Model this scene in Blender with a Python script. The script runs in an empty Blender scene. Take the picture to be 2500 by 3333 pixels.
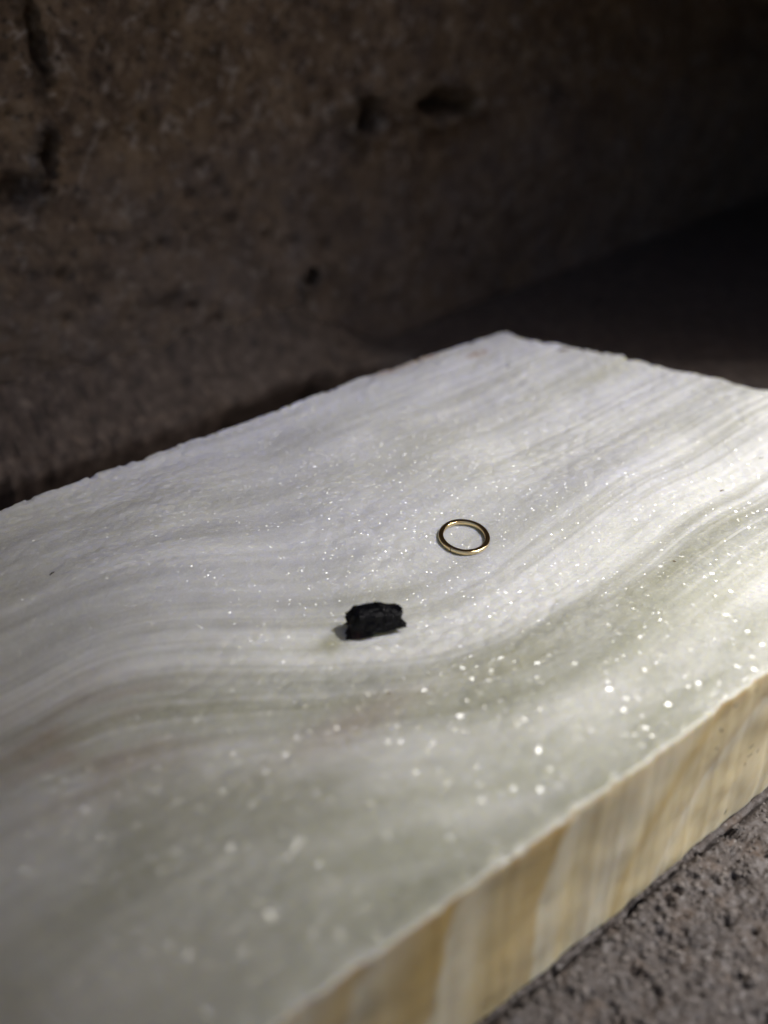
import bpy, math, random
import numpy as np
from mathutils import Vector, Matrix

scene = bpy.context.scene
col = scene.collection
random.seed(7)
rng = np.random.default_rng(7)

# ------------------------------------------------------------------ camera, sky, sun, exposure
T = 0.033                                    # thickness of the stone slab, metres
CAM_Z = 0.11 + T
PITCH = math.radians(32)
cd = bpy.data.cameras.new('camera')
cam = bpy.data.objects.new('camera', cd); col.objects.link(cam)
cam.location = (0, 0, CAM_Z)
cam.rotation_euler = (math.radians(90) - PITCH, 0, 0)
cd.sensor_fit = 'VERTICAL'; cd.sensor_height = 36.0; cd.sensor_width = 27.0
cd.lens = 36.72
cd.clip_start = 0.005; cd.clip_end = 200
cd.dof.use_dof = True
cd.dof.focus_distance = 0.199
cd.dof.aperture_fstop = 8.0
scene.camera = cam

SUN_AZ = (0.9985, 0.055)                     # horizontal direction towards the sun
SUN_EL = math.radians(55)
world = bpy.data.worlds.new('World'); scene.world = world
world.use_nodes = True
wn = world.node_tree
for n in list(wn.nodes): wn.nodes.remove(n)
sky = wn.nodes.new('ShaderNodeTexSky'); sky.sky_type = 'NISHITA'; sky.sun_disc = False
sky.dust_density = 4.0; sky.ozone_density = 0.5; sky.sun_elevation = SUN_EL; sky.sun_rotation = math.atan2(SUN_AZ[0], SUN_AZ[1])
bg = wn.nodes.new('ShaderNodeBackground'); bg.inputs['Strength'].default_value = 0.07
wo = wn.nodes.new('ShaderNodeOutputWorld')
wn.links.new(sky.outputs[0], bg.inputs[0]); wn.links.new(bg.outputs[0], wo.inputs[0])

sl = bpy.data.lights.new('sun', 'SUN'); sl.energy = 5.0; sl.angle = math.radians(5)
sl.color = (1.0, 0.97, 0.93)
sun = bpy.data.objects.new('sun', sl); col.objects.link(sun)
to_sun = Vector((SUN_AZ[0]*math.cos(SUN_EL), SUN_AZ[1]*math.cos(SUN_EL), math.sin(SUN_EL)))
sun.rotation_euler = to_sun.to_track_quat('Z', 'Y').to_euler()
sun.location = (2, -0.3, 1.6)

scene.view_settings.view_transform = 'Standard'
scene.view_settings.look = 'None'
scene.view_settings.exposure = 0.56
scene.view_settings.gamma = 1.0
scene.render.engine = 'CYCLES'
scene.cycles.use_denoising = True
scene.cycles.max_bounces = 8
scene.cycles.caustics_reflective = False
scene.cycles.caustics_refractive = False
scene.cycles.use_adaptive_sampling = False

# ------------------------------------------------------------------ helpers
FPX = 3400.0
_F = np.array([0, math.cos(PITCH), -math.sin(PITCH)])
_U = np.array([0, math.sin(PITCH), math.cos(PITCH)])
def at(x, y, z):
    """photograph pixel -> the point of the horizontal plane z it shows"""
    d = _F + np.array([1., 0, 0])*(x-1250)/FPX - _U*(y-1666.5)/FPX
    return np.array([0, 0, CAM_Z]) + d*((z-CAM_Z)/d[2])

def _hash(ix, iy, iz, seed):
    h = (ix.astype(np.int64)*374761393 + iy.astype(np.int64)*668265263 + iz.astype(np.int64)*2147483647 + seed*974711) & 0xffffffff
    h = ((h ^ (h >> 13))*1274126177) & 0xffffffff
    h = ((h ^ (h >> 16))*2246822519) & 0xffffffff
    h = h ^ (h >> 15)
    return (h & 0xffffff)/float(0xffffff)
def vnoise(x, y, seed=0, z=None):
    """smooth value noise in -1..1"""
    x = np.asarray(x, float); y = np.asarray(y, float)
    z = np.zeros_like(x) if z is None else np.asarray(z, float)
    ix, iy, iz = np.floor(x), np.floor(y), np.floor(z)
    fx, fy, fz = x-ix, y-iy, z-iz
    fx = fx*fx*fx*(fx*(fx*6-15)+10); fy = fy*fy*fy*(fy*(fy*6-15)+10); fz = fz*fz*(3-2*fz)
    out = 0
    planes = (0, 1) if np.any(fz) else (0,)
    for dz in planes:
        wz = (fz if dz else 1-fz) if len(planes) == 2 else 1
        for dx in (0, 1):
            for dy in (0, 1):
                out = out + wz*(fx if dx else 1-fx)*(fy if dy else 1-fy)*_hash(ix+dx, iy+dy, iz+dz, seed)
    return out*2-1
def fbm(x, y, seed=0, octaves=4, gain=0.5, z=None):
    s, a, t = 0, 1, 0
    for o in range(octaves):
        s = s + a*vnoise(x*2**o+17.3*o, y*2**o-9.1*o, seed+o, None if z is None else z*2**o); t += a; a *= gain
    return s/t
def cells(x, y, seed=0):
    """distance to the nearest and second nearest jittered cell point"""
    ix, iy = np.floor(x), np.floor(y)
    d1 = np.full(x.shape, 9.); d2 = d1.copy(); idv = d1.copy()
    z0 = np.zeros_like(ix)
    for dx in (-1, 0, 1):
        for dy in (-1, 0, 1):
            px = ix+dx+_hash(ix+dx, iy+dy, z0, seed); py = iy+dy+_hash(ix+dx, iy+dy, z0, seed+5)
            d = np.hypot(px-x, py-y)
            near = d < d1
            d2 = np.where(near, d1, np.minimum(d2, d))
            idv = np.where(near, _hash(ix+dx, iy+dy, z0, seed+9), idv)
            d1 = np.where(near, d, d1)
    return d1, d2, idv
def sstep(a, b, x):
    t = np.clip((x-a)/(b-a), 0, 1); return t*t*(3-2*t)

def mesh_obj(name, verts, faces, mats, parent=None, smooth=True, attrs=None, mat_idx=None):
    me = bpy.data.meshes.new(name)
    verts = np.asarray(verts, np.float32)
    if isinstance(faces, np.ndarray):
        k = faces.shape[1]
        me.vertices.add(len(verts)); me.vertices.foreach_set('co', verts.ravel())
        me.loops.add(faces.size); me.loops.foreach_set('vertex_index', faces.astype(np.int32).ravel())
        me.polygons.add(len(faces))
        me.polygons.foreach_set('loop_start', np.arange(0, faces.size, k, dtype=np.int32))
        me.update(calc_edges=True)
    else:
        me.from_pydata([tuple(map(float, v)) for v in verts], [], faces)
    me.validate()
    for m in (mats if isinstance(mats, (list, tuple)) else [mats]): me.materials.append(m)
    me.polygons.foreach_set('use_smooth', np.full(len(me.polygons), smooth))
    if mat_idx is not None: me.polygons.foreach_set('material_index', np.asarray(mat_idx, np.int32))
    for k, a in (attrs or {}).items():
        a = np.asarray(a, np.float32)
        if a.ndim == 1:
            at_ = me.attributes.new(k, 'FLOAT', 'POINT'); at_.data.foreach_set('value', a)
        else:
            at_ = me.attributes.new(k, 'FLOAT_VECTOR', 'POINT'); at_.data.foreach_set('vector', a.ravel())
    o = bpy.data.objects.new(name, me); col.objects.link(o)
    if parent: o.parent = parent
    return o
def tag(o, label=None, cat=None, group=None, kind=None):
    if label: o['label'] = label
    if cat: o['category'] = cat
    if group: o['group'] = group
    if kind: o['kind'] = kind
    return o
def empty(name, loc):
    o = bpy.data.objects.new(name, None); o.location = loc; o.empty_display_size = 0.01; col.objects.link(o); return o
def grid_faces(nu, nv):
    i = np.arange(nu*nv).reshape(nu, nv)
    return np.stack([i[:-1, :-1], i[1:, :-1], i[1:, 1:], i[:-1, 1:]], -1).reshape(-1, 4)

class NT:
    """small node-tree helper"""
    def __init__(s, name):
        s.m = bpy.data.materials.new(name); s.m.use_nodes = True; s.t = s.m.node_tree
        for n in list(s.t.nodes): s.t.nodes.remove(n)
        s.out = s.n('ShaderNodeOutputMaterial'); s.p = s.n('ShaderNodeBsdfPrincipled')
        s.l(s.p.outputs[0], s.out.inputs['Surface'])
    def n(s, t, **kw):
        n = s.t.nodes.new(t)
        for k, v in kw.items(): setattr(n, k, v)
        return n
    def l(s, a, b): s.t.links.new(a, b)
    def set(s, sock, v):
        if isinstance(v, bpy.types.NodeSocket): s.l(v, sock)
        else: sock.default_value = (*v, 1) if sock.type == 'RGBA' and len(v) == 3 else v
    def attr(s, name, vec=False): return s.n('ShaderNodeAttribute', attribute_name=name).outputs['Vector' if vec else 'Fac']
    def coord(s): return s.n('ShaderNodeTexCoord').outputs['Object']
    def mapping(s, v, scale):
        m = s.n('ShaderNodeMapping'); s.l(v, m.inputs['Vector']); m.inputs['Scale'].default_value = scale; return m.outputs[0]
    def noise(s, v, scale, detail=4, rough=0.5, dist=0.0, dims='3D'):
        n = s.n('ShaderNodeTexNoise', noise_dimensions=dims); s.l(v, n.inputs['Vector'])
        n.inputs['Scale'].default_value = scale; n.inputs['Detail'].default_value = detail
        n.inputs['Roughness'].default_value = rough; n.inputs['Distortion'].default_value = dist
        return n.outputs['Fac']
    def voronoi(s, v, scale, feature='F1', out='Distance', smooth=None):
        n = s.n('ShaderNodeTexVoronoi', feature=feature); s.l(v, n.inputs['Vector']); n.inputs['Scale'].default_value = scale
        return n.outputs[out]
    def ramp(s, f, stops, interp='LINEAR'):
        r = s.n('ShaderNodeValToRGB'); s.set(r.inputs[0], f); e = r.color_ramp; e.interpolation = interp
        while len(e.elements) > 1: e.elements.remove(e.elements[-1])
        for i, (p, c) in enumerate(stops):
            c = (c, c, c) if isinstance(c, (int, float)) else c
            el = e.elements[0] if i == 0 else e.elements.new(p)
            el.position = p; el.color = (*c, 1)
        return r.outputs[0]
    def mix(s, f, a, b, mode='MIX'):
        n = s.n('ShaderNodeMix', data_type='RGBA', blend_type=mode); s.set(n.inputs[0], f)
        for i, v in ((6, a), (7, b)):
            s.set(n.inputs[i], (*v, 1) if isinstance(v, tuple) and len(v) == 3 else v)
        return n.outputs[2]
    def math(s, op, a, b=0.0, clamp=False):
        n = s.n('ShaderNodeMath', operation=op, use_clamp=clamp); s.set(n.inputs[0], a); s.set(n.inputs[1], b); return n.outputs[0]
    def bump(s, h, dist, strength=1.0, normal=None):
        b = s.n('ShaderNodeBump'); s.l(h, b.inputs['Height']); b.inputs['Distance'].default_value = dist; b.inputs['Strength'].default_value = strength
        if normal: s.l(normal, b.inputs['Normal'])
        return b.outputs[0]
    def base(s, **kw):
        for k, v in kw.items(): s.set(s.p.inputs[k.replace('_', ' ')], v)
        return s.m

# ------------------------------------------------------------------ slab frame of reference
A  = at(1630, 1085, T)[:2]                  # far back corner
L  = at(0, 1660, T)[:2]                     # where the back edge leaves the photograph
Fr = at(2500, 2184, T)[:2]                  # front edge, right
Fn = at(904, 3333, T)[:2]                   # front edge, near
G  = at(2500, 1275, T)[:2]                  # far edge, right
ud = (A-L)/np.linalg.norm(A-L); vd = np.array([ud[1], -ud[0]])    # along the slab / across it towards the viewer
def isect(p, d, q, e):
    m = np.array([[d[0], -e[0]], [d[1], -e[1]]]); t = np.linalg.solve(m, q-p)[0]; return p+d*t
Fc = isect(A, G-A, Fn, Fr-Fn)               # far front corner
N1 = L - ud*0.09                            # near corners, outside the photograph
N2 = isect(N1, vd, Fn, Fr-Fn)
def to_uv(P):
    d = P[..., :2]-A; return d@ud, d@vd
def from_uv(u, v):
    return A + np.multiply.outer(u, ud) + np.multiply.outer(v, vd)

# ------------------------------------------------------------------ materials
def m_onyx_top():
    s = NT('banded_stone_top')
    fl = s.attr('flow', True)               # x: millimetres along the bands, y: millimetres across them
    tone = s.attr('tone'); warm = s.attr('warm')
    wide = s.noise(s.mapping(fl, (0.0045, 0.085, 1)), 1.0, 2, 0.45)
    mid = s.noise(s.mapping(fl, (0.008, 0.26, 1)), 1.0, 3, 0.5)
    fine = s.noise(s.mapping(fl, (0.012, 0.85, 1)), 1.0, 3, 0.55)
    wisp = s.noise(s.mapping(fl, (0.035, 0.075, 1)), 1.0, 5, 0.58, 0.5)
    mott = s.noise(s.coord(), 420.0, 3, 0.6)
    f = s.math('ADD', s.math('MULTIPLY', wide, 0.5), s.math('MULTIPLY', wisp, 0.5))
    f = s.ramp(f, [(0.36, 0), (0.62, 1)])
    cool = s.mix(f, (0.47, 0.47, 0.535), (0.74, 0.745, 0.81))
    green = s.mix(f, (0.48, 0.485, 0.375), (0.80, 0.80, 0.72))
    beige = s.mix(f, (0.42, 0.39, 0.28), (0.68, 0.655, 0.55))
    c = s.mix(tone, green, cool)
    c = s.mix(warm, c, beige)
    st = s.attr('streak'); sm = s.math('ADD', s.math('MULTIPLY', st, 0.7), 0.3)
    c = s.mix(s.math('MULTIPLY', s.ramp(mid, [(0.36, 1), (0.50, 0)]), s.math('MULTIPLY', sm, 0.36)), c, (0.36, 0.35, 0.26))
    c = s.mix(s.math('MULTIPLY', s.ramp(mid, [(0.53, 0), (0.66, 1)]), s.math('MULTIPLY', sm, 0.40)), c, (0.80, 0.79, 0.77))
    c = s.mix(s.math('MULTIPLY', s.math('MULTIPLY', s.ramp(fine, [(0.52, 0), (0.66, 1)]), 0.70), st), c, (0.84, 0.83, 0.80))
    c = s.mix(s.math('MULTIPLY', s.math('MULTIPLY', s.ramp(fine, [(0.34, 1), (0.48, 0)]), 0.42), st), c, (0.36, 0.35, 0.30))
    c = s.mix(s.attr('rust'), c, (0.40, 0.28, 0.20))
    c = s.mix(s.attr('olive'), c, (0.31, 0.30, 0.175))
    c = s.mix(s.attr('white'), c, (0.86, 0.86, 0.84))
    c = s.mix(0.18, c, s.ramp(mott, [(0.3, 0.42), (0.7, 0.80)]), 'MULTIPLY')
    c = s.mix(s.attr('stain'), c, (0.30, 0.17, 0.08))
    c = s.mix(s.attr('chip'), c, (0.86, 0.85, 0.82))
    b = s.noise(s.coord(), 2600.0, 2, 0.6)
    b2 = s.voronoi(s.coord(), 900.0)
    nrm = s.bump(b2, 0.00012, 0.5, s.bump(b, 0.00006, 0.6))
    # crystal grain: each cleavage face of the polished skin is tilted its own way and flashes on its own
    def facets(scale, keep):
        cc = s.voronoi(s.coord(), scale, out='Color')
        sep = s.n('ShaderNodeSeparateColor'); s.l(cc, sep.inputs[0])
        cmb = s.n('ShaderNodeCombineXYZ')
        for k in (0, 1): s.l(s.math('MULTIPLY', s.math('SUBTRACT', sep.outputs[k], 0.5), 1.8), cmb.inputs[k])
        cmb.inputs[2].default_value = 1.0
        on = s.math('LESS_THAN', sep.outputs[2], keep)
        return cmb.outputs[0], s.math('MULTIPLY', on, s.math('POWER', s.math('DIVIDE', sep.outputs[2], s.math('ADD', keep, 0.001), True), 0.45))
    va, ka = facets(3900.0, s.attr('glint')); vb, kb = facets(1550.0, s.attr('glint2'))
    use_b = kb
    vm_ = s.n('ShaderNodeMix', data_type='VECTOR'); s.l(s.math('GREATER_THAN', kb, ka), vm_.inputs[0]); s.l(va, vm_.inputs[4]); s.l(vb, vm_.inputs[5])
    nn = s.n('ShaderNodeVectorMath', operation='NORMALIZE'); s.l(vm_.outputs[1], nn.inputs[0])
    return s.base(Base_Color=c, Roughness=0.36, Normal=nrm, Subsurface_Weight=0.7, Subsurface_Radius=(1.0, 0.9, 0.42), Subsurface_Scale=0.0028, IOR=1.5,
                  Coat_Weight=s.math('MAXIMUM', s.math('MULTIPLY', ka, 0.9), s.math('MULTIPLY', kb, 0.9)), Coat_Roughness=0.28, Coat_IOR=1.65, Coat_Normal=nn.outputs[0])
def m_onyx_side():
    s = NT('banded_stone_side')
    fl = s.attr('flow', True)
    wide = s.noise(s.mapping(fl, (0.010, 0.050, 1)), 1.0, 2, 0.5)
    mid = s.noise(s.mapping(fl, (0.014, 0.075, 1)), 1.0, 2, 0.5)
    fine = s.noise(s.mapping(fl, (0.02, 0.30, 1)), 1.0, 3, 0.55)
    c = s.ramp(wide, [(0.36, (0.68, 0.62, 0.47)), (0.50, (0.65, 0.56, 0.36)), (0.64, (0.61, 0.50, 0.285))])
    c = s.mix(s.math('MULTIPLY', s.ramp(mid, [(0.50, 0), (0.64, 1)]), 0.45), c, (0.70, 0.645, 0.51))
    c = s.mix(s.math('MULTIPLY', s.ramp(fine, [(0.55, 0), (0.68, 1)]), 0.14), c, (0.75, 0.70, 0.58))
    c = s.mix(s.math('MULTIPLY', s.ramp(fine, [(0.34, 1), (0.46, 0)]), 0.10), c, (0.45, 0.33, 0.16))
    c = s.mix(s.attr('brown'), c, (0.535, 0.385, 0.155))
    c = s.mix(s.attr('pale'), c, (0.68, 0.62, 0.47))
    c = s.mix(s.attr('chip'), c, (0.86, 0.85, 0.82))
    b = s.noise(s.mapping(fl, (0.3, 1.2, 1)), 3.0, 4, 0.6)
    return s.base(Base_Color=c, Roughness=0.5, Normal=s.bump(b, 0.0001, 0.6), Subsurface_Weight=0.85, Subsurface_Radius=(1.0, 0.8, 0.45), Subsurface_Scale=0.0040, IOR=1.5)
def m_ground():
    s = NT('gritty_ground')
    o = s.coord()
    g1 = s.noise(o, 700.0, 3, 0.7); g2 = s.noise(o, 160.0, 4, 0.6); g3 = s.voronoi(o, 1300.0, out='Color'); g4 = s.noise(o, 40, 3)
    c = s.ramp(g1, [(0.33, (0.035, 0.026, 0.024)), (0.48, (0.090, 0.074, 0.068)), (0.62, (0.145, 0.130, 0.128)), (0.74, (0.27, 0.25, 0.25))])
    c = s.mix(s.math('MULTIPLY', s.ramp(g2, [(0.5, 0), (0.66, 1)]), 0.5), c, (0.12, 0.08, 0.055))
    sp = s.ramp(g3, [(0.86, 0), (0.93, 1)])
    c = s.mix(s.math('MULTIPLY', sp, 0.5), c, (0.36, 0.34, 0.335))
    c = s.mix(0.4, c, s.ramp(g4, [(0.3, 0.6), (0.7, 1.0)]), 'MULTIPLY')
    d2 = s.noise(o, 260.0, 5, 0.7)
    c = s.mix(s.attr('dirt'), c, s.ramp(d2, [(0.32, (0.035, 0.024, 0.019)), (0.46, (0.075, 0.050, 0.038)), (0.58, (0.12, 0.085, 0.068)), (0.70, (0.24, 0.18, 0.14))]))
    b = s.noise(o, 2400.0, 4, 0.7)
    return s.base(Base_Color=c, Roughness=0.62, Normal=s.bump(b, 0.0003, 0.9))
def m_wall():
    s = NT('rough_brown_stone')
    o = s.coord()
    a1 = s.noise(o, 16.0, 5, 0.6); a2 = s.noise(o, 75.0, 6, 0.72); a3 = s.noise(o, 400.0, 3, 0.65); a4 = s.noise(o, 230.0, 3, 0.65, 0.6); a5 = s.noise(o, 55.0, 4, 0.7)
    c = s.ramp(a2, [(0.30, (0.085, 0.053, 0.036)), (0.44, (0.225, 0.146, 0.094)), (0.56, (0.37, 0.248, 0.15)), (0.70, (0.52, 0.38, 0.26))])
    c = s.mix(s.math('MULTIPLY', s.ramp(a1, [(0.42, 0), (0.60, 1)]), 0.7), c, s.mix(0.35, c, (0.32, 0.185, 0.06)))
    c = s.mix(s.math('MULTIPLY', s.ramp(a5, [(0.54, 0), (0.66, 1)]), 0.55), c, (0.20, 0.145, 0.125))
    c = s.mix(s.math('MULTIPLY', s.ramp(a4, [(0.57, 0), (0.63, 1)]), 0.75), c, (0.62, 0.51, 0.42))
    c = s.mix(s.math('MULTIPLY', s.ramp(a3, [(0.58, 0), (0.66, 1)]), 0.65), c, (0.52, 0.39, 0.27))
    dk = s.ramp(a3, [(0.34, 1), (0.45, 0)])
    c = s.mix(s.math('MULTIPLY', dk, 0.75), c, (0.03, 0.02, 0.016))
    c = s.mix(s.math('MULTIPLY', s.attr('dust'), s.ramp(a5, [(0.35, 0.35), (0.6, 0.9)])), c, (0.36, 0.29, 0.265))
    b = s.noise(o, 260.0, 6, 0.75)
    return s.base(Base_Color=c, Roughness=0.6, Normal=s.bump(b, 0.0055, 1.0))
def m_gold():
    s = NT('worn_gold')
    o = s.coord()
    sc = s.noise(s.mapping(o, (1, 1, 6)), 2500.0, 3, 0.7)
    return s.base(Base_Color=(0.83, 0.66, 0.38), Metallic=1.0, Roughness=s.ramp(sc, [(0.42, 0.05), (0.68, 0.20)]), Normal=s.bump(sc, 0.00006, 0.6))
def m_black():
    s = NT('black_mineral')
    o = s.coord()
    n = s.noise(o, 900.0, 4, 0.7)
    c = s.mix(s.attr('red'), (0.003, 0.003, 0.0045), (0.018, 0.004, 0.004))
    return s.base(Base_Color=c, Roughness=s.ramp(n, [(0.40, 0.14), (0.62, 0.36)]), Specular_IOR_Level=0.12, Normal=s.bump(s.noise(o, 2600.0, 4, 0.7), 0.0002, 0.7))
def plain(name, c, rough=0.7, sc=1500.0):
    s = NT(name); n = s.noise(s.coord(), sc, 3, 0.6)
    return s.base(Base_Color=s.mix(n, tuple(x*0.6 for x in c), tuple(min(1, x*1.4) for x in c)), Roughness=rough, Normal=s.bump(n, 0.0001, 0.5))
M_top, M_side, M_ground, M_wall = m_onyx_top(), m_onyx_side(), m_ground(), m_wall()
M_gold, M_black = m_gold(), m_black()
M_grit = plain('loose_grit', (0.16, 0.14, 0.13), 0.8, 260.0)
M_seam = plain('dark_seam', (0.02, 0.014, 0.01))
M_fleck = plain('dark_plant_fleck', (0.045, 0.035, 0.022))
M_seed = plain('brown_plant_fleck', (0.16, 0.10, 0.05))

# ------------------------------------------------------------------ ground
def axis(segs):
    out = []
    for a, b, st in segs: out.append(np.arange(a, b, st))
    return np.concatenate(out + [[segs[-1][1]]])
def ground_h(u, v):
    mm = 1000.0
    h = 0.0008*fbm(u*mm/9, v*mm/9, 31, 3) + 0.00045*fbm(u*mm/1.6, v*mm/1.6, 35, 4, 0.62)
    a = fbm(u*mm/2.7, v*mm/2.7, 41, 4, 0.65)
    cav = sstep(0.16, 0.42, a)*sstep(-0.5, 0.2, fbm(u*mm/11, v*mm/11, 43, 2)+0.1)
    b = fbm(u*mm/1.25, v*mm/1.25, 47, 3, 0.6)
    d1, d2, idv = cells(u*mm/1.4, v*mm/1.4, 49)
    grit = np.where(idv > 0.6, 1, 0)*np.sqrt(np.clip(1-(d1/(0.2+0.25*idv))**2, 0, 1))
    return h - 0.0012*cav - 0.0005*sstep(0.22, 0.5, b) + 0.00035*grit
gu = axis([(-1.6, -0.3, 0.1), (-0.3, -0.22, 0.01), (-0.22, -0.075, 0.00032), (-0.075, 0.02, 0.0012), (0.02, 0.4, 0.0025), (0.4, 1.6, 0.1)])
gv = axis([(-1.4, -0.4, 0.1), (-0.4, -0.12, 0.02), (-0.12, 0.0, 0.0012), (0.0, 0.115, 0.006), (0.115, 0.165, 0.00032), (0.165, 0.25, 0.002), (0.25, 1.8, 0.1)])
U, V = np.meshgrid(gu, gv, indexing='ij')
P = from_uv(U, V); Z = ground_h(U, V)
# the worn stone dips along the foot of the slab, leaving a dark chink
_, vf = to_uv(np.array([Fn, Fr])); uf, _ = to_uv(np.array([Fn, Fr]))
front_v = lambda u: vf[0] + (u-uf[0])*(vf[1]-vf[0])/(uf[1]-uf[0])
gap = np.exp(-((V-front_v(U))/0.0014)**2)*(0.55+0.45*sstep(-0.1, 0.5, fbm(U*1000/5, V*0, 52, 3)))
Z = np.where(V > 0.1, Z-0.0042*gap, Z) - 0.0004
# behind the slab a dirt ledge at the wall's foot drops into a narrow trench
trench = sstep(-0.002, -0.008, V)*sstep(-0.0645, -0.0585, V + 0.0012*fbm(U*28, V*0, 54, 2))*sstep(0.03, -0.02, U)*sstep(-0.25, -0.2, U)
ledge = sstep(-0.0585, -0.0645, V + 0.0012*fbm(U*28, V*0, 54, 2))*sstep(0.03, -0.02, U)*sstep(-0.12, -0.09, V)
rub = fbm(U*180, V*180, 55, 4, 0.6)
Z = Z - 0.032*trench + ledge*(0.002+0.003+0.020*sstep(-0.064, -0.086, V)+0.0025*rub)
dirt = np.maximum(sstep(0.002, -0.004, V)*sstep(0.03, 0.0, U), 0.6*sstep(0.0, 0.06, U-0.25*V))
under = sstep(-0.058, -0.066, V)*sstep(0.03, -0.02, U)*sstep(0.001, -0.008, Z)*sstep(-0.12, -0.09, V)
Z = Z + 0.0012*under*fbm(U*300, V*300, 56, 3)
P = P + (-0.015*under)[..., None]*vd             # the ledge overhangs the trench
ground = mesh_obj('ground', np.dstack([P, Z]).reshape(-1, 3), grid_faces(len(gu), len(gv))[:, ::-1], M_ground, attrs={'dirt': dirt.ravel()})
tag(ground, kind='structure')

# ------------------------------------------------------------------ rough stone wall behind
W0 = at(0, 1500, 0)[:2]; W1 = at(1900, 880, 0)[:2]
wd = (W1-W0)/np.linalg.norm(W1-W0); wnrm = np.array([wd[1], -wd[0]])       # out of the wall, towards the slab
def wall_pt(x, y):
    """photograph pixel -> (distance along the wall, height)"""
    d = _F + np.array([1., 0, 0])*(x-1250)/FPX - _U*(y-1666.5)/FPX
    t = (W0@wnrm)/(d[:2]@wnrm); p = np.array([0, 0, CAM_Z])+d*t
    return (p[:2]-W0)@wd, p[2]
ws = axis([(-1.2, -0.1, 0.05), (-0.1, -0.02, 0.004), (-0.02, 0.30, 0.0011), (0.30, 0.7, 0.004), (0.7, 1.6, 0.05)])
wz = axis([(-0.004, 0.19, 0.0011), (0.19, 0.30, 0.004), (0.30, 0.9, 0.05)])
S, Zw = np.meshgrid(ws, wz, indexing='ij')
D = 0.0035*fbm(S*22, Zw*22, 61, 4) + 0.0011*fbm(S*160, Zw*160, 65, 4, 0.6)
d1, d2, idv = cells(S*130, Zw*130, 71)
D = D - 0.0022*np.where(idv > 0.72, 1, 0)*np.clip(1-d1/0.4, 0, 1)
D = D - 0.035*(np.sqrt((S-0.17)**2+0.05**2)+(S-0.17))
D = D + 0.001*np.exp(-(Zw/0.006)**2)                                     # rubble foot
for px, py, rx, ry, rot, dep in [(1185, 375, 38, 58, 0.5, 0.024), (1455, 342, 92, 42, -0.1, 0.022), (152, 520, 24, 75, -0.25, 0.022),
                                 (125, 150, 18, 150, 0.12, 0.009), (1010, 905, 24, 30, 0, 0.010), (760, 1200, 40, 22, 0, 0.006), (940, 1230, 34, 20, 0.2, 0.005), (30, 640, 90, 60, 0.3, 0.004)]:
    s0, z0 = wall_pt(px, py); s1, _ = wall_pt(px+rx, py); _, z1 = wall_pt(px, py-ry)
    a, b = abs(s1-s0), abs(z1-z0)
    x, y = (S-s0), (Zw-z0); c, sn = math.cos(rot), math.sin(rot)
    x, y = x*c+y*sn, -x*sn+y*c
    q = np.hypot(x/a, y/b)*(1+0.35*fbm(S*300, Zw*300, 80+int(px), 2))
    D = D - dep*sstep(1.1, 0.6, q) + 0.2*dep*np.exp(-((q-1.35)/0.3)**2)
P = W0 + np.multiply.outer(S, wd) + D[..., None]*wnrm
dust = np.clip(0.65*sstep(0.085, 0.03, Zw + 0.02*fbm(S*30, Zw*30, 90, 3)), 0, 1)
wall = mesh_obj('stone_wall', np.concatenate([P, Zw[..., None]], -1).reshape(-1, 3), grid_faces(len(ws), len(wz)), M_wall, attrs={'dust': dust.ravel()})
tag(wall, 'dark rough brown stone wall with pits behind the pale slab', 'wall')

# ------------------------------------------------------------------ unseen stone shapes added to block sun and sky light (to the right, outside the photograph)
def block(name, lo, hi, label, cat):
    """unseen light blocker in the form of a rough stone block, its faces gently uneven"""
    n = 9
    verts, faces = [], []
    g = np.linspace(0, 1, n)
    for ax in range(3):
        for side in (0, 1):
            a, b = np.meshgrid(g, g, indexing='ij'); c = np.full_like(a, side)
            q = np.stack([[c, a, b], [a, c, b], [a, b, c]][ax], -1)
            p = np.array(lo) + q*(np.array(hi)-np.array(lo))
            off = len(verts); verts += list(p.reshape(-1, 3))
            f = grid_faces(n, n) + off
            if (side == 1) == (ax == 1): f = f[:, ::-1]
            faces.append(f)
    v = np.array(verts); f = np.concatenate(faces)
    d = 0.012*np.stack([vnoise(v[:, 0]*6+3*k, v[:, 1]*6, 100+k, v[:, 2]*6) for k in range(3)], -1)
    o = mesh_obj(name, v+d, f, M_wall, smooth=False, attrs={'dust': np.zeros(len(v))})
    return tag(o, label, cat)
lean_blocker = block('sun_blocker_lean', (-0.15, -0.6, 0.0), (0.15, 1.1, 0.11), 'added unseen slanted blocker that grades the sun on the slab', 'light blocker')
lean_blocker.location = (1.15, 0.17, 1.828); lean_blocker.rotation_euler = (math.radians(40.6), 0, 0)  # added sun blocker; its tilt fades the sunlight across the slab
block('sun_blocker_pier', (1.00, 0.314, -0.02), (1.30, 1.3, 2.9), 'added unseen blocker keeping sun off the far ground and wall', 'pier')  # added to shade the far ground and most of the wall
block('sun_blocker_pier', (1.00, -0.9, -0.02), (1.30, -0.08, 1.5), 'added unseen blocker cutting sky light from the near side', 'pier')  # added to narrow the opening and cut ambient sky light
block('sky_blocker_roof', (0.14, 0.10, 0.74), (0.36, 1.2, 0.95), 'added unseen blocker hiding the sky above the wall', 'stone roof')  # added overhead to keep sky light off the wall
block('sky_blocker_ledge', (0.04, 0.365, 0.140), (0.36, 1.2, 0.45), 'added unseen low blocker darkening the right end of the wall', 'stone ledge')  # added low, out of view, to darken the wall's right end
block('sky_blocker_right', (0.24, -0.60, -0.02), (0.92, -0.12, 0.80), 'added unseen blocker cutting front sky light from the right of the wall', 'stone block')  # added out of view to cut front sky light on the wall
block('sky_blocker_return', (0.215, 0.325, -0.02), (0.60, 1.2, 0.95), 'added unseen blocker keeping sky light out of the right wall corner', 'wall')  # added to stop sky light leaking into the right corner

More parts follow.
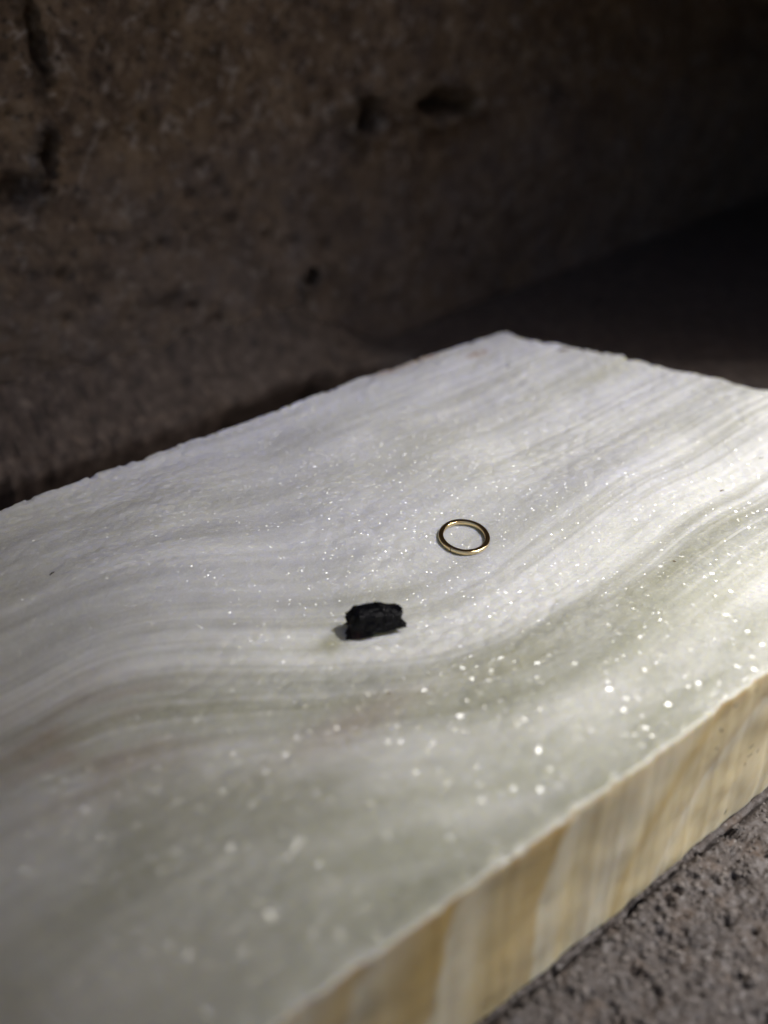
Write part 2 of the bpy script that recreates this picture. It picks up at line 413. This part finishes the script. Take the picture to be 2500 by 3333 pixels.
# ------------------------------------------------------------------ the banded stone slab
slab = empty('stone_slab', (float(from_uv(-0.05, 0.06)[0]), float(from_uv(-0.05, 0.06)[1]), 0))
tag(slab, 'thick pale banded stone slab with sparkling scalloped top and yellow side', 'stone slab')
B0 = np.array(slab.location)
NU, NV = 520, 330
su = np.linspace(0, 1, NU); sv = np.linspace(0, 1, NV)
# finer rows in the part the photograph looks at
def lerp(a, b, t): return a + (b-a)*t
SU, SV = np.meshgrid(su, sv, indexing='ij')
back = N1 + SU[..., None]*(A-N1); front = N2 + SU[..., None]*(Fc-N2)
P = back + SV[..., None]*(front-back)
u, v = to_uv(P)
um, vm = u*1000, v*1000
# broken outline: far edge chipped in steps, long edges slightly wavy
far_w = sstep(0.90, 1.0, SU); back_w = sstep(0.06, 0.0, SV); front_w = sstep(0.94, 1.0, SV)
chipf = 0.0016*fbm(vm/9, vm*0, 201, 4) + 0.0009*sstep(0.1, 0.3, vnoise(vm/6, vm*0, 205))
P = P + (far_w*chipf)[..., None]*ud
P = P + (back_w*(0.0006*fbm(um/7, um*0, 211, 4, 0.6)+0.0016*np.exp(-((um+52)/30)**2)*-1))[..., None]*vd
P = P + (front_w*0.0003*fbm(um/5, um*0, 215, 4, 0.6))[..., None]*vd
nick = front_w**3*0.0004*sstep(0.25, 0.6, vnoise(um/4.2, um*0, 217))*(0.6+0.4*vnoise(um/0.7, um*0, 218))     # chips broken off the upper arris only
P = P - nick[..., None]*vd
u, v = to_uv(P); um, vm = u*1000, v*1000
# surface relief: broad undulation and scalloped, fish-scale domes
Z = 0.0015*fbm(um/34, vm/26, 221, 2)
Z = Z - 0.0030*np.exp(-((um+100)/34)**2-((vm-78)/26)**2)*sstep(0, 15, vm)       # shallow dip round the ring and the chunk
Z = Z + 0.0016*np.exp(-((um+125)/26)**2-((vm-35)/16)**2)
Z = Z*sstep(0.0, 0.05, SV)*sstep(1.0, 0.95, SV)*sstep(1.0, 0.94, SU)
ws_ = 0.8*fbm(um/6, vm/6, 225, 2)
d1, d2, idv = cells(um/3.0+0.3*ws_, vm/2.1+0.3*ws_, 231)
scal = 1-np.clip(d1, 0, 0.9)**2
amp = sstep(-0.25, 0.4, fbm(um/22, vm/18, 235, 2)+0.25*sstep(-60, 0, um))
d1s, _, _ = cells(um/1.3+0.3*ws_, vm/1.0+0.3*ws_, 233)
Z = Z + 0.00042*scal*(0.2+0.8*amp) + 0.00010*(1-np.clip(d1s, 0, 0.9)**2)*(0.4+0.6*amp) + 0.00003*fbm(um/0.8, vm/0.8, 237, 2)
edge_n = fbm(um/2.0, vm/2.0, 241, 3)
Z = Z - 0.0004*sstep(0.5, 0.9, edge_n+0.4)*np.maximum(far_w**3, np.maximum(back_w, front_w)**4)
ztop = T + Z

# flow coordinates of the bands: straight along the slab at the far end, swept into a bow in the middle
def flow(um, vm):
    sweep = 32.0*sstep(-88, -158, um)*np.exp(-((vm-72)/50)**2)
    wob = 3.0*fbm(um/55, vm/30, 251, 2)
    return um, vm + sweep + wob - 0.0009*np.clip(um+20, -60, 60)**2 + 0.10*np.clip(um+20, -5, 60)
fs, fn = flow(um, vm)
tone = np.clip(0.5 + 0.9*(0.42-SV) + 0.35*fbm(um/50, vm/24, 261, 3) + 0.25*sstep(-120, -20, um), 0, 1)
warm = np.clip(0.85*sstep(-95, -175, um+0.35*vm + 22*fbm(um/45, vm/16, 265, 3)) , 0, 1)*0.75
brk = fbm(fs/16, fn/5, 267, 4)
olive = 0.5*np.exp(-((fn-97)/(3.2+1.5*brk))**2)*sstep(-0.55, 0.25, brk)*sstep(20, -60, um)*sstep(-175, -120, um)
olive = np.maximum(olive, 0.30*np.exp(-((fn-112)/5.0)**2)*sstep(-0.3, 0.4, fbm(um/30, vm/9, 268, 3)))
olive = np.maximum(olive, 0.45*np.exp(-((fn-38)/2.6)**2)*sstep(-60, -10, um)*sstep(-0.6, 0.3, brk))
white = 0.55*np.exp(-((fn-86)/(3.5+1.5*brk))**2)*sstep(-0.3, 0.4, brk+0.3)*sstep(-115, -45, um)
white = np.maximum(white, 0.35*np.exp(-((fn-75)/1.0)**2)*sstep(-0.4, 0.3, fbm(um/25, fn/6, 269, 2)))
white = np.maximum(white, 0.5*np.exp(-((vm-117)/6.0)**2)*sstep(-0.5, 0.4, brk)*sstep(-150, -80, um))
glint = np.clip(0.26 + 0.95*np.exp(-((um+85)/50)**2)*np.exp(-((vm-42)/34)**2)*(0.7+0.6*fbm(um/12, vm/10, 277, 3)), 0, 1)
glint2 = np.clip(1.2*sstep(72, 108, vm+0.35*np.clip(-um-115, 0, 60))*(1.25-0.75*sstep(-115, -55, um))*sstep(10, -30, um)*(0.8+0.7*fbm(um/14, vm/9, 278, 3)), 0, 1)
streak = np.clip(0.15 + 0.62*sstep(-70, -15, um) + 0.42*np.exp(-((fn-90)/18)**2) + 0.3*brk, 0, 1)
rust = 0.5*np.exp(-((um+158)/14)**2-((vm-70)/12)**2)*sstep(-0.4, 0.4, fbm(um/14, fn/4, 279, 3)) + 0.35*np.exp(-((um+125)/12)**2-((vm-92)/4)**2)
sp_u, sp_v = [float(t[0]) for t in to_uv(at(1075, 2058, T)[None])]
olive = np.maximum(olive, 0.75*np.exp(-(((um-sp_u*1000)/3.6)**2+((vm-sp_v*1000)/1.9)**2)*(1+0.5*fbm(um/2, vm/2, 280, 2))))  # yellowish glow in the chunk's shadow, painted into the stone colour
stain = np.zeros_like(um)
for px, py, rx, ry in [(1340, 1185, 60, 6), (1260, 1215, 22, 5), (1395, 1168, 16, 5), (1560, 1160, 22, 4)]:
    q = at(px, py, T); uu, vv = to_uv(q[None]); 
    q2 = at(px+rx, py-ry*4, T); u2, v2 = to_uv(q2[None])
    a = max(abs(u2-uu)[0]*1000, 1.0)
    stain = np.maximum(stain, 0.95*np.exp(-((um-uu[0]*1000)/a)**2-((vm-vv[0]*1000)/(1.3))**2)*sstep(-0.7, 0.3, vnoise(um/0.8, vm/0.6, 271)))
# closed border ring, extruded down into the sides
idx = np.arange(NU*NV).reshape(NU, NV)
ring = np.concatenate([idx[:-1, 0], idx[-1, :-1], idx[:0:-1, -1], idx[0, :0:-1]])   # back, far, front, near
seg = np.concatenate([np.full(NU-1, 0), np.full(NV-1, 1), np.full(NU-1, 2), np.full(NV-1, 3)])
farn = (Fc-A)/np.linalg.norm(Fc-A); farn = np.array([-farn[1], farn[0]]); farn *= np.sign(farn@ud)
frn = (Fr-Fn)/np.linalg.norm(Fr-Fn); frn = np.array([frn[1], -frn[0]])
nrm_of = {0: -vd, 1: farn, 2: frn, 3: -ud}
NR = len(ring)
outw = np.array([nrm_of[k] for k in seg])
for c in np.where(np.diff(np.concatenate([seg, seg[:1]])) != 0)[0]:
    k = (c+1) % NR
    m = nrm_of[seg[c]] + nrm_of[seg[k]]; outw[k] = m/(m@nrm_of[seg[k]])
Pr = P.reshape(-1, 2)[ring]; zr = ztop.ravel()[ring]
ur, vr = um.ravel()[ring], vm.ravel()[ring]
along = np.where((seg == 0) | (seg == 2), ur, vr)
prof = [(0.00008, 0.00005), (0.00020, 0.00018), (0.00028, 0.0004)] + [(0.00032, z) for z in (0.0008, 0.0013, 0.0019)] + [(0.00032, z) for z in np.linspace(0.0026, T, 26)]
sv_, flow_s, chip_s, brown_s, pale_s = [], [], [], [], []
nz = fbm(along/2.2, seg*7.7, 281, 3)
for k, (o, dz) in enumerate(prof):
    last = k == len(prof)-1
    zz = np.where(last, 0.0, zr-dz) if last else np.maximum(zr-dz, 0.0003)
    w = 0.0007*fbm(along/14, np.full(NR, dz*1000/9)+seg*5.1, 285, 3)*min(1, dz/0.004)
    Pk = Pr + (nick.ravel()[ring]*sstep(0.0003, 0.0024, dz + 0.0005*nz))[:, None]*vd + outw*(o*(1+0.5*nz)+w)[:, None]
    sv_.append(np.column_stack([Pk, zz]))
    d = dz*1000
    # bands on the side drop steeply near the viewer, then lean over along the slab further off
    k_ = 0.10 + 2.6*np.clip((along+122)/60, 0, 1.3)**1.3
    n = along + 4.5*(1-np.exp(-d/13)) + d*(k_-0.10) + 0.006*d*d*np.clip(-(along+118)/40, -0.2, 1) + 2.2*fbm(along/26, np.full(NR, d/16), 291, 3)
    flow_s.append(np.column_stack([d*1.0+along*0.15, n, seg*50.0]))
    jag = 1.2*fbm(along/9, np.full(NR, d/5), 293, 3)
    bn = np.zeros(NR); pl = np.zeros(NR)
    for n0, w, a in [(-113.6, 17.0, 0.85), (-134.2, 17.0, 0.95), (-150.5, 9.0, 0.7), (-92.0, 9.0, 0.25), (-74.0, 8.0, 0.45), (-52.0, 10.0, 0.5)]:
        q = (n+jag-n0)
        bn = np.maximum(bn, a*sstep(-w, -w*0.15, q)*sstep(0.9, -0.7, q)*(1-0.35*sstep(5, 30, d)))
        if a > 0.8: pl = np.maximum(pl, 0.85*sstep(-0.5, 1.0, q)*sstep(11, 3, q))
    chip_s.append(np.exp(-(d/(0.5+0.3*nz))**2)*np.where((seg == 2) | (seg == 1), 0.45, 0.2))
    brown_s.append(bn); pale_s.append(pl)
ntop = NU*NV
verts = np.concatenate([np.column_stack([P.reshape(-1, 2), ztop.ravel()])] + sv_)
faces = [grid_faces(NU, NV)[:, ::-1]]
rows = [ring] + [ntop + k*NR + np.arange(NR) for k in range(len(prof))]
for k in range(len(prof)):
    a, b = rows[k], rows[k+1]
    faces.append(np.stack([a, np.roll(a, -1), np.roll(b, -1), b], -1))
fc = np.concatenate(faces)
mi = np.concatenate([np.zeros(len(faces[0])), np.zeros(NR), np.zeros(NR), np.ones(NR*(len(prof)-2))])
FRONT_FLOW = np.concatenate([np.column_stack([fs.ravel(), fn.ravel(), np.zeros(ntop)])] + flow_s)
chip_t = 0.35*sstep(0.988, 0.998, SV)*sstep(-0.4, 0.3, edge_n)
attrs = {'flow': FRONT_FLOW,
         'tone': np.concatenate([tone.ravel()] + [tone.ravel()[ring]]*len(prof)),
         'warm': np.concatenate([warm.ravel()] + [warm.ravel()[ring]]*len(prof)),
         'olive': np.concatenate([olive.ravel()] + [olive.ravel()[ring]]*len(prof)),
         'white': np.concatenate([white.ravel()] + [white.ravel()[ring]]*len(prof)),
         'streak': np.concatenate([streak.ravel()] + [streak.ravel()[ring]]*len(prof)),
         'glint': np.concatenate([glint.ravel()] + [np.zeros(NR)]*len(prof)),
         'glint2': np.concatenate([glint2.ravel()] + [np.zeros(NR)]*len(prof)),
         'rust': np.concatenate([rust.ravel()] + [rust.ravel()[ring]]*len(prof)),
         'stain': np.concatenate([stain.ravel()] + [np.zeros(NR)]*len(prof)),
         'chip': np.concatenate([chip_t.ravel()] + chip_s),
         'brown': np.concatenate([np.zeros(ntop)] + brown_s),
         'pale': np.concatenate([np.zeros(ntop)] + pale_s)}
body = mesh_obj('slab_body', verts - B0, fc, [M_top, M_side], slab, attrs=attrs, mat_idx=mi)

def top_z(x, y):
    """height of the slab's top at a point, from its own grid"""
    d2_ = (P[..., 0]-x)**2 + (P[..., 1]-y)**2
    return float(ztop.ravel()[int(np.argmin(d2_))])

def on_top(px, py):
    z = T
    for _ in range(4):
        q = at(px, py, z); z = top_z(q[0], q[1])
    return at(px, py, z)
def plane_fit(x, y, r):
    a = np.linspace(0, 2*np.pi, 32, endpoint=False)
    pts = np.array([(x+r*math.cos(t), y+r*math.sin(t), top_z(x+r*math.cos(t), y+r*math.sin(t))) for t in a])
    A_ = np.column_stack([pts[:, 0]-x, pts[:, 1]-y, np.ones(len(pts))])
    (gx, gy, z0), *_ = np.linalg.lstsq(A_, pts[:, 2], rcond=None)
    res = pts[:, 2]-A_@np.array([gx, gy, z0])
    return Vector((-gx, -gy, 1)).normalized(), float(z0), float(res.max())

# ------------------------------------------------------------------ gold ring
RC = on_top(1510, 1755)
rn, rz0, rres = plane_fit(RC[0], RC[1], 0.0045)
gold = empty('gold_ring', (float(RC[0]), float(RC[1]), rz0 + 0.6*rres))
gold.rotation_mode = 'QUATERNION'
gold.rotation_quaternion = rn.to_track_quat('Z', 'Y')
tag(gold, 'thin plain gold ring lying flat on the pale slab', 'ring')
Rr, hw, hh = 0.00454, 0.00051, 0.00044
na, nb = 128, 24
V_, F_ = [], []
for i in range(na):
    a = 2*math.pi*i/na
    for j in range(nb):
        t = 2*math.pi*j/nb
        ct, st = math.cos(t), math.sin(t)
        e = 0.5
        x = math.copysign(abs(ct)**e, ct)*hw; z = math.copysign(abs(st)**e, st)*hh
        x *= 1 - 0.03*math.sin(3*a+1)
        r = Rr + x + 0.00002*math.sin(5*a)
        V_.append((r*math.cos(a), r*math.sin(a)*0.985, z+hh))
ii = np.arange(na)[:, None]*nb; jj = np.arange(nb)[None]
i2 = ((np.arange(na)+1) % na)[:, None]*nb; j2 = ((np.arange(nb)+1) % nb)[None]
F_ = np.stack([ii+jj, i2+jj, i2+j2, ii+j2], -1).reshape(-1, 4)
mesh_obj('band', V_, F_, M_gold, gold)
def seam(ang, w):
    vv, ff = [], []
    for q, da in enumerate((-w, w)):
        a = math.radians(ang)+da
        for j in range(nb):
            t = 2*math.pi*j/nb; ct, st = math.cos(t), math.sin(t)
            x = math.copysign(abs(ct)**0.5, ct)*(hw+0.00001); z = math.copysign(abs(st)**0.5, st)*(hh+0.00001)
            vv.append(((Rr+x)*math.cos(a), (Rr+x)*math.sin(a)*0.985, z+hh))
    ff = [(j, (j+1) % nb, nb+(j+1) % nb, nb+j) for j in range(nb)]
    mesh_obj('seam', vv, ff, M_seam, gold)
seam(228-20, 0.012)

# ------------------------------------------------------------------ black mineral chunk
def rock_chunk():
    n_l, n_a = 30, 40
    V_, red = [], []
    Lx, Wy, Hz = 0.0088, 0.0040, 0.0046
    sec = [(-0.50, -0.42), (-0.15, -0.50), (0.35, -0.46), (0.52, -0.20), (0.46, 0.28), (0.24, 0.50), (-0.20, 0.49), (-0.47, 0.30)]
    sec = np.array(sec); ang = np.linspace(0, 8, n_a, endpoint=False)
    k = ang.astype(int); fr = (ang-k)[:, None]
    cs = sec[k]*(1-fr) + sec[(k+1) % 8]*fr
    for i in range(n_l):
        t = i/(n_l-1)
        x = (t-0.5)*Lx
        sc = 0.74 + 0.26*sstep(0.0, 0.16, np.array(t)) - 0.10*sstep(0.62, 1.0, np.array(t))
        jag = 0.0007*np.array([vnoise(np.array(c[0]*6.), np.array(c[1]*6.), 301) for c in cs])*(abs(t-0.5)*2)**4
        y = cs[:, 0]*Wy*sc; z = (cs[:, 1]+0.5)*Hz*sc*(1.28-0.42*t)
        z = z + 0.0007*t                                   # the right end rides a little clear of the slab
        z = np.where(cs[:, 1] > 0.45, z - 0.0002*math.sin(9*t), z)
        xx = np.full(n_a, x) + jag + 0.0009*(cs[:, 1])*(0.5-t)*1.2
        V_ += list(np.column_stack([xx, y, z])); red += [max(0, 1-abs(t-0.08)/0.16)*max(0, -c[1]*2) for c in cs]
    V_ = np.array(V_)
    q = V_*1000
    nrm = V_ - np.array([0, 0, 0.0022]); nrm[:, 0] *= 0.25; nrm /= np.linalg.norm(nrm, axis=1)[:, None]
    d1, d2, idv = cells(q[:, 0]*0.40+q[:, 2]*0.25, np.arctan2(q[:, 2]-2.2, q[:, 1])*0.8, 311)
    amt = 0.00016*fbm(q[:, 0]*1.3, q[:, 1]*1.3, 315, 4, 0.65, q[:, 2]*1.3) + 0.00040*(idv-0.5)
    endw = np.clip(abs(q[:, 0])/4.7, 0, 1)**6
    V_[:, 0] += 0.0005*endw*vnoise(q[:, 1]*1.4, q[:, 2]*1.4, 318)
    V_ = V_ + nrm*amt[:, None]
    faces = []
    for i in range(n_l-1):
        for j in range(n_a):
            j2 = (j+1) % n_a
            faces.append((i*n_a+j, (i+1)*n_a+j, (i+1)*n_a+j2, i*n_a+j2))
    V_ = list(V_); c0 = len(V_)
    V_.append(np.mean(V_[:n_a], axis=0)+np.array([-0.0002, 0, 0])); V_.append(np.mean(V_[(n_l-1)*n_a:n_l*n_a], axis=0)+np.array([-0.0004, 0, 0.0001])); red += [0.3, 0]
    for j in range(n_a):
        j2 = (j+1) % n_a
        faces.append((c0, j, j2)); b = (n_l-1)*n_a; faces.append((c0+1, b+j2, b+j))
    return np.array(V_), faces, np.array(red)
cv, cf, cr = rock_chunk()
CC = on_top(1218, 2052)
zmin = cv[:, 2].min()
chunk = mesh_obj('mineral_chunk', cv - np.array([0, 0, zmin]), cf, M_black, smooth=False, attrs={'red': cr})
chunk.location = (float(CC[0]), float(CC[1]), plane_fit(CC[0], CC[1], 0.003)[1] - 0.0002)
chunk.rotation_euler = (0, 0, math.radians(17))
tag(chunk, 'rough jagged black mineral chunk lying in front of the gold ring', 'mineral')

# ------------------------------------------------------------------ flecks of plant matter
def fleck_mesh(seed, length, width):
    r = np.random.default_rng(seed); n, m = 9, 6
    V_ = []
    for i in range(n):
        t = i/(n-1); w = (math.sin(math.pi*(0.10+0.80*t))**0.6)*width*0.5
        bend = 0.12*length*math.sin(math.pi*t)*r.uniform(0.6, 1.0)
        for j in range(m):
            a = 2*math.pi*j/m
            V_.append(((t-0.5)*length, bend+w*math.cos(a)*(1+r.uniform(-.2, .2)), 0.45*w*math.sin(a)+0.4*w))
    F_ = [(i*m+j, i*m+(j+1) % m, (i+1)*m+(j+1) % m, (i+1)*m+j) for i in range(n-1) for j in range(m)]
    F_ += [tuple(range(m))[::-1], tuple((n-1)*m+j for j in range(m))]
    return V_, F_
def fleck_top(px, py, ln, w, rot, mat, label, group=None, seed=0):
    q = on_top(px, py); V_, F_ = fleck_mesh(seed, ln, w)
    o = mesh_obj('plant_fleck', V_, F_, mat); o.location = (q[0], q[1], top_z(q[0], q[1])+0.00003)
    o.rotation_euler = (0, 0, math.radians(rot)); return tag(o, label, 'debris', group)
G1 = 'flecks of debris on the slab top'
fleck_top(170, 1868, 0.00120, 0.00040, 62, M_fleck, 'small black seed-like fleck alone near the left end of the slab', G1, 1)
fleck_top(1655, 1196, 0.0010, 0.0005, 30, M_seed, 'tiny olive fleck near the far corner of the slab', G1, 2)
fleck_top(1835, 1141, 0.0030, 0.0008, 12, M_seed, 'brown flake lying along the far broken edge of the slab', G1, 3)
fleck_top(1265, 2256, 0.0006, 0.0004, 10, M_seed, 'faint brown speck in front of the black mineral chunk', G1, 4)
fleck_top(2195, 1828, 0.0006, 0.0003, -30, M_seed, 'small brown speck to the right of the gold ring', G1, 5)
fleck_top(2350, 1598, 0.0010, 0.0003, 25, M_seed, 'brown shred on the bright right part of the slab', G1, 6)
fleck_top(2478, 1492, 0.0012, 0.0002, 20, M_fleck, 'thin dark shred at the right border, beyond the ring', G1, 7)
# flecks clinging to the yellow side
fmid = np.array([Fn, Fr]); fdir = (Fr-Fn)/np.linalg.norm(Fr-Fn)
def side_pt(px, py):
    d = _F + np.array([1., 0, 0])*(px-1250)/FPX - _U*(py-1666.5)/FPX
    n3 = frn; t = ((Fn + frn*0.0008)@n3)/(d[:2]@n3); return np.array([0, 0, CAM_Z])+d*t
def fleck_side(px, py, ln, w, rot, label, seed):
    q = side_pt(px, py); V_, F_ = fleck_mesh(seed, ln, w)
    o = mesh_obj('plant_fleck', V_, F_, M_fleck)
    X = np.array([fdir[0], fdir[1], 0]); Zv = np.array([frn[0], frn[1], 0]); Yv = np.cross(Zv, X)
    o.matrix_world = Matrix(((X[0], Yv[0], Zv[0], q[0]), (X[1], Yv[1], Zv[1], q[1]), (X[2], Yv[2], Zv[2], q[2]), (0, 0, 0, 1))) @ Matrix.Rotation(math.radians(rot), 4, 'Z')
    return tag(o, label, 'debris', 'flecks clinging to the slab side')
for px, py, ln, w, rot, lab in [
    (2462, 2247, 0.0009, 0.00016, 100, 'dark sliver just under the white top edge of the yellow side'),
    (2394, 2297, 0.0010, 0.00022, 20, 'short dark dash below the top edge, upper left of the side flecks'),
    (2348, 2376, 0.0010, 0.00040, 110, 'thickest dark fleck on the yellow side'),
    (2333, 2436, 0.0006, 0.00030, 20, 'faint round speck under the thickest fleck of the yellow side'),
    (2446, 2430, 0.0013, 0.00022, 10, 'long grey sliver, upper one of the pair on the yellow side'),
    (2442, 2458, 0.0013, 0.00020, 5, 'long grey sliver, lower one of the pair on the yellow side'),
    (2467, 2444, 0.0009, 0.00016, 65, 'thin upright sliver right of the sliver pair'),
    (2425, 2488, 0.0007, 0.00018, 70, 'tiny upright sliver below the sliver pair'),
    (2362, 2642, 0.0011, 0.00022, 60, 'dark fleck lowest on the yellow side, just above the ground')]:
    fleck_side(px, py, ln, w, rot, lab, int(px))

# ------------------------------------------------------------------ loose grit on the ground in front
def grit(n, seed):
    r = np.random.default_rng(seed)
    base = np.array([(1, 0, 0), (0, 1, 0), (-1, 0, 0), (0, -1, 0), (0, 0, 1), (0, 0, -1), (.6, .6, .5), (-.6, .5, -.5)], float)
    tri = np.array([(6, 0, 1), (6, 1, 4), (6, 4, 0), (7, 2, 5), (7, 5, 1), (7, 1, 2), (1, 2, 4), (2, 3, 4), (3, 0, 4), (0, 5, 1), (3, 2, 5), (0, 3, 5)])
    uu = r.uniform(-0.125, -0.02, n); off = np.abs(r.normal(0, 0.014, n)) + 0.0016
    vv = front_v(uu) + off
    xy = A + uu[:, None]*ud + vv[:, None]*vd
    z = ground_h(uu, vv) - 0.0004
    sz = 0.00022*np.exp(r.normal(0, 0.5, n))
    V_ = base[None]*(1+r.uniform(-.35, .35, (n, 8, 3)))*sz[:, None, None]*np.array([1, 1, 0.7])
    a = r.uniform(0, 6.28, n); c, sn = np.cos(a)[:, None], np.sin(a)[:, None]
    x, y = V_[..., 0]*c-V_[..., 1]*sn, V_[..., 0]*sn+V_[..., 1]*c
    V_ = np.stack([x+xy[:, :1], y+xy[:, 1:2], V_[..., 2]+(z+0.35*sz)[:, None]], -1)
    F_ = (np.arange(n)[:, None, None]*8+tri[None]).reshape(-1, 3)
    return V_.reshape(-1, 3), F_
gv_, gf_ = grit(2600, 21)
go = mesh_obj('grit', gv_, gf_, M_grit, smooth=False)
tag(go, 'loose grit scattered along the foot of the slab', 'grit', kind='stuff')
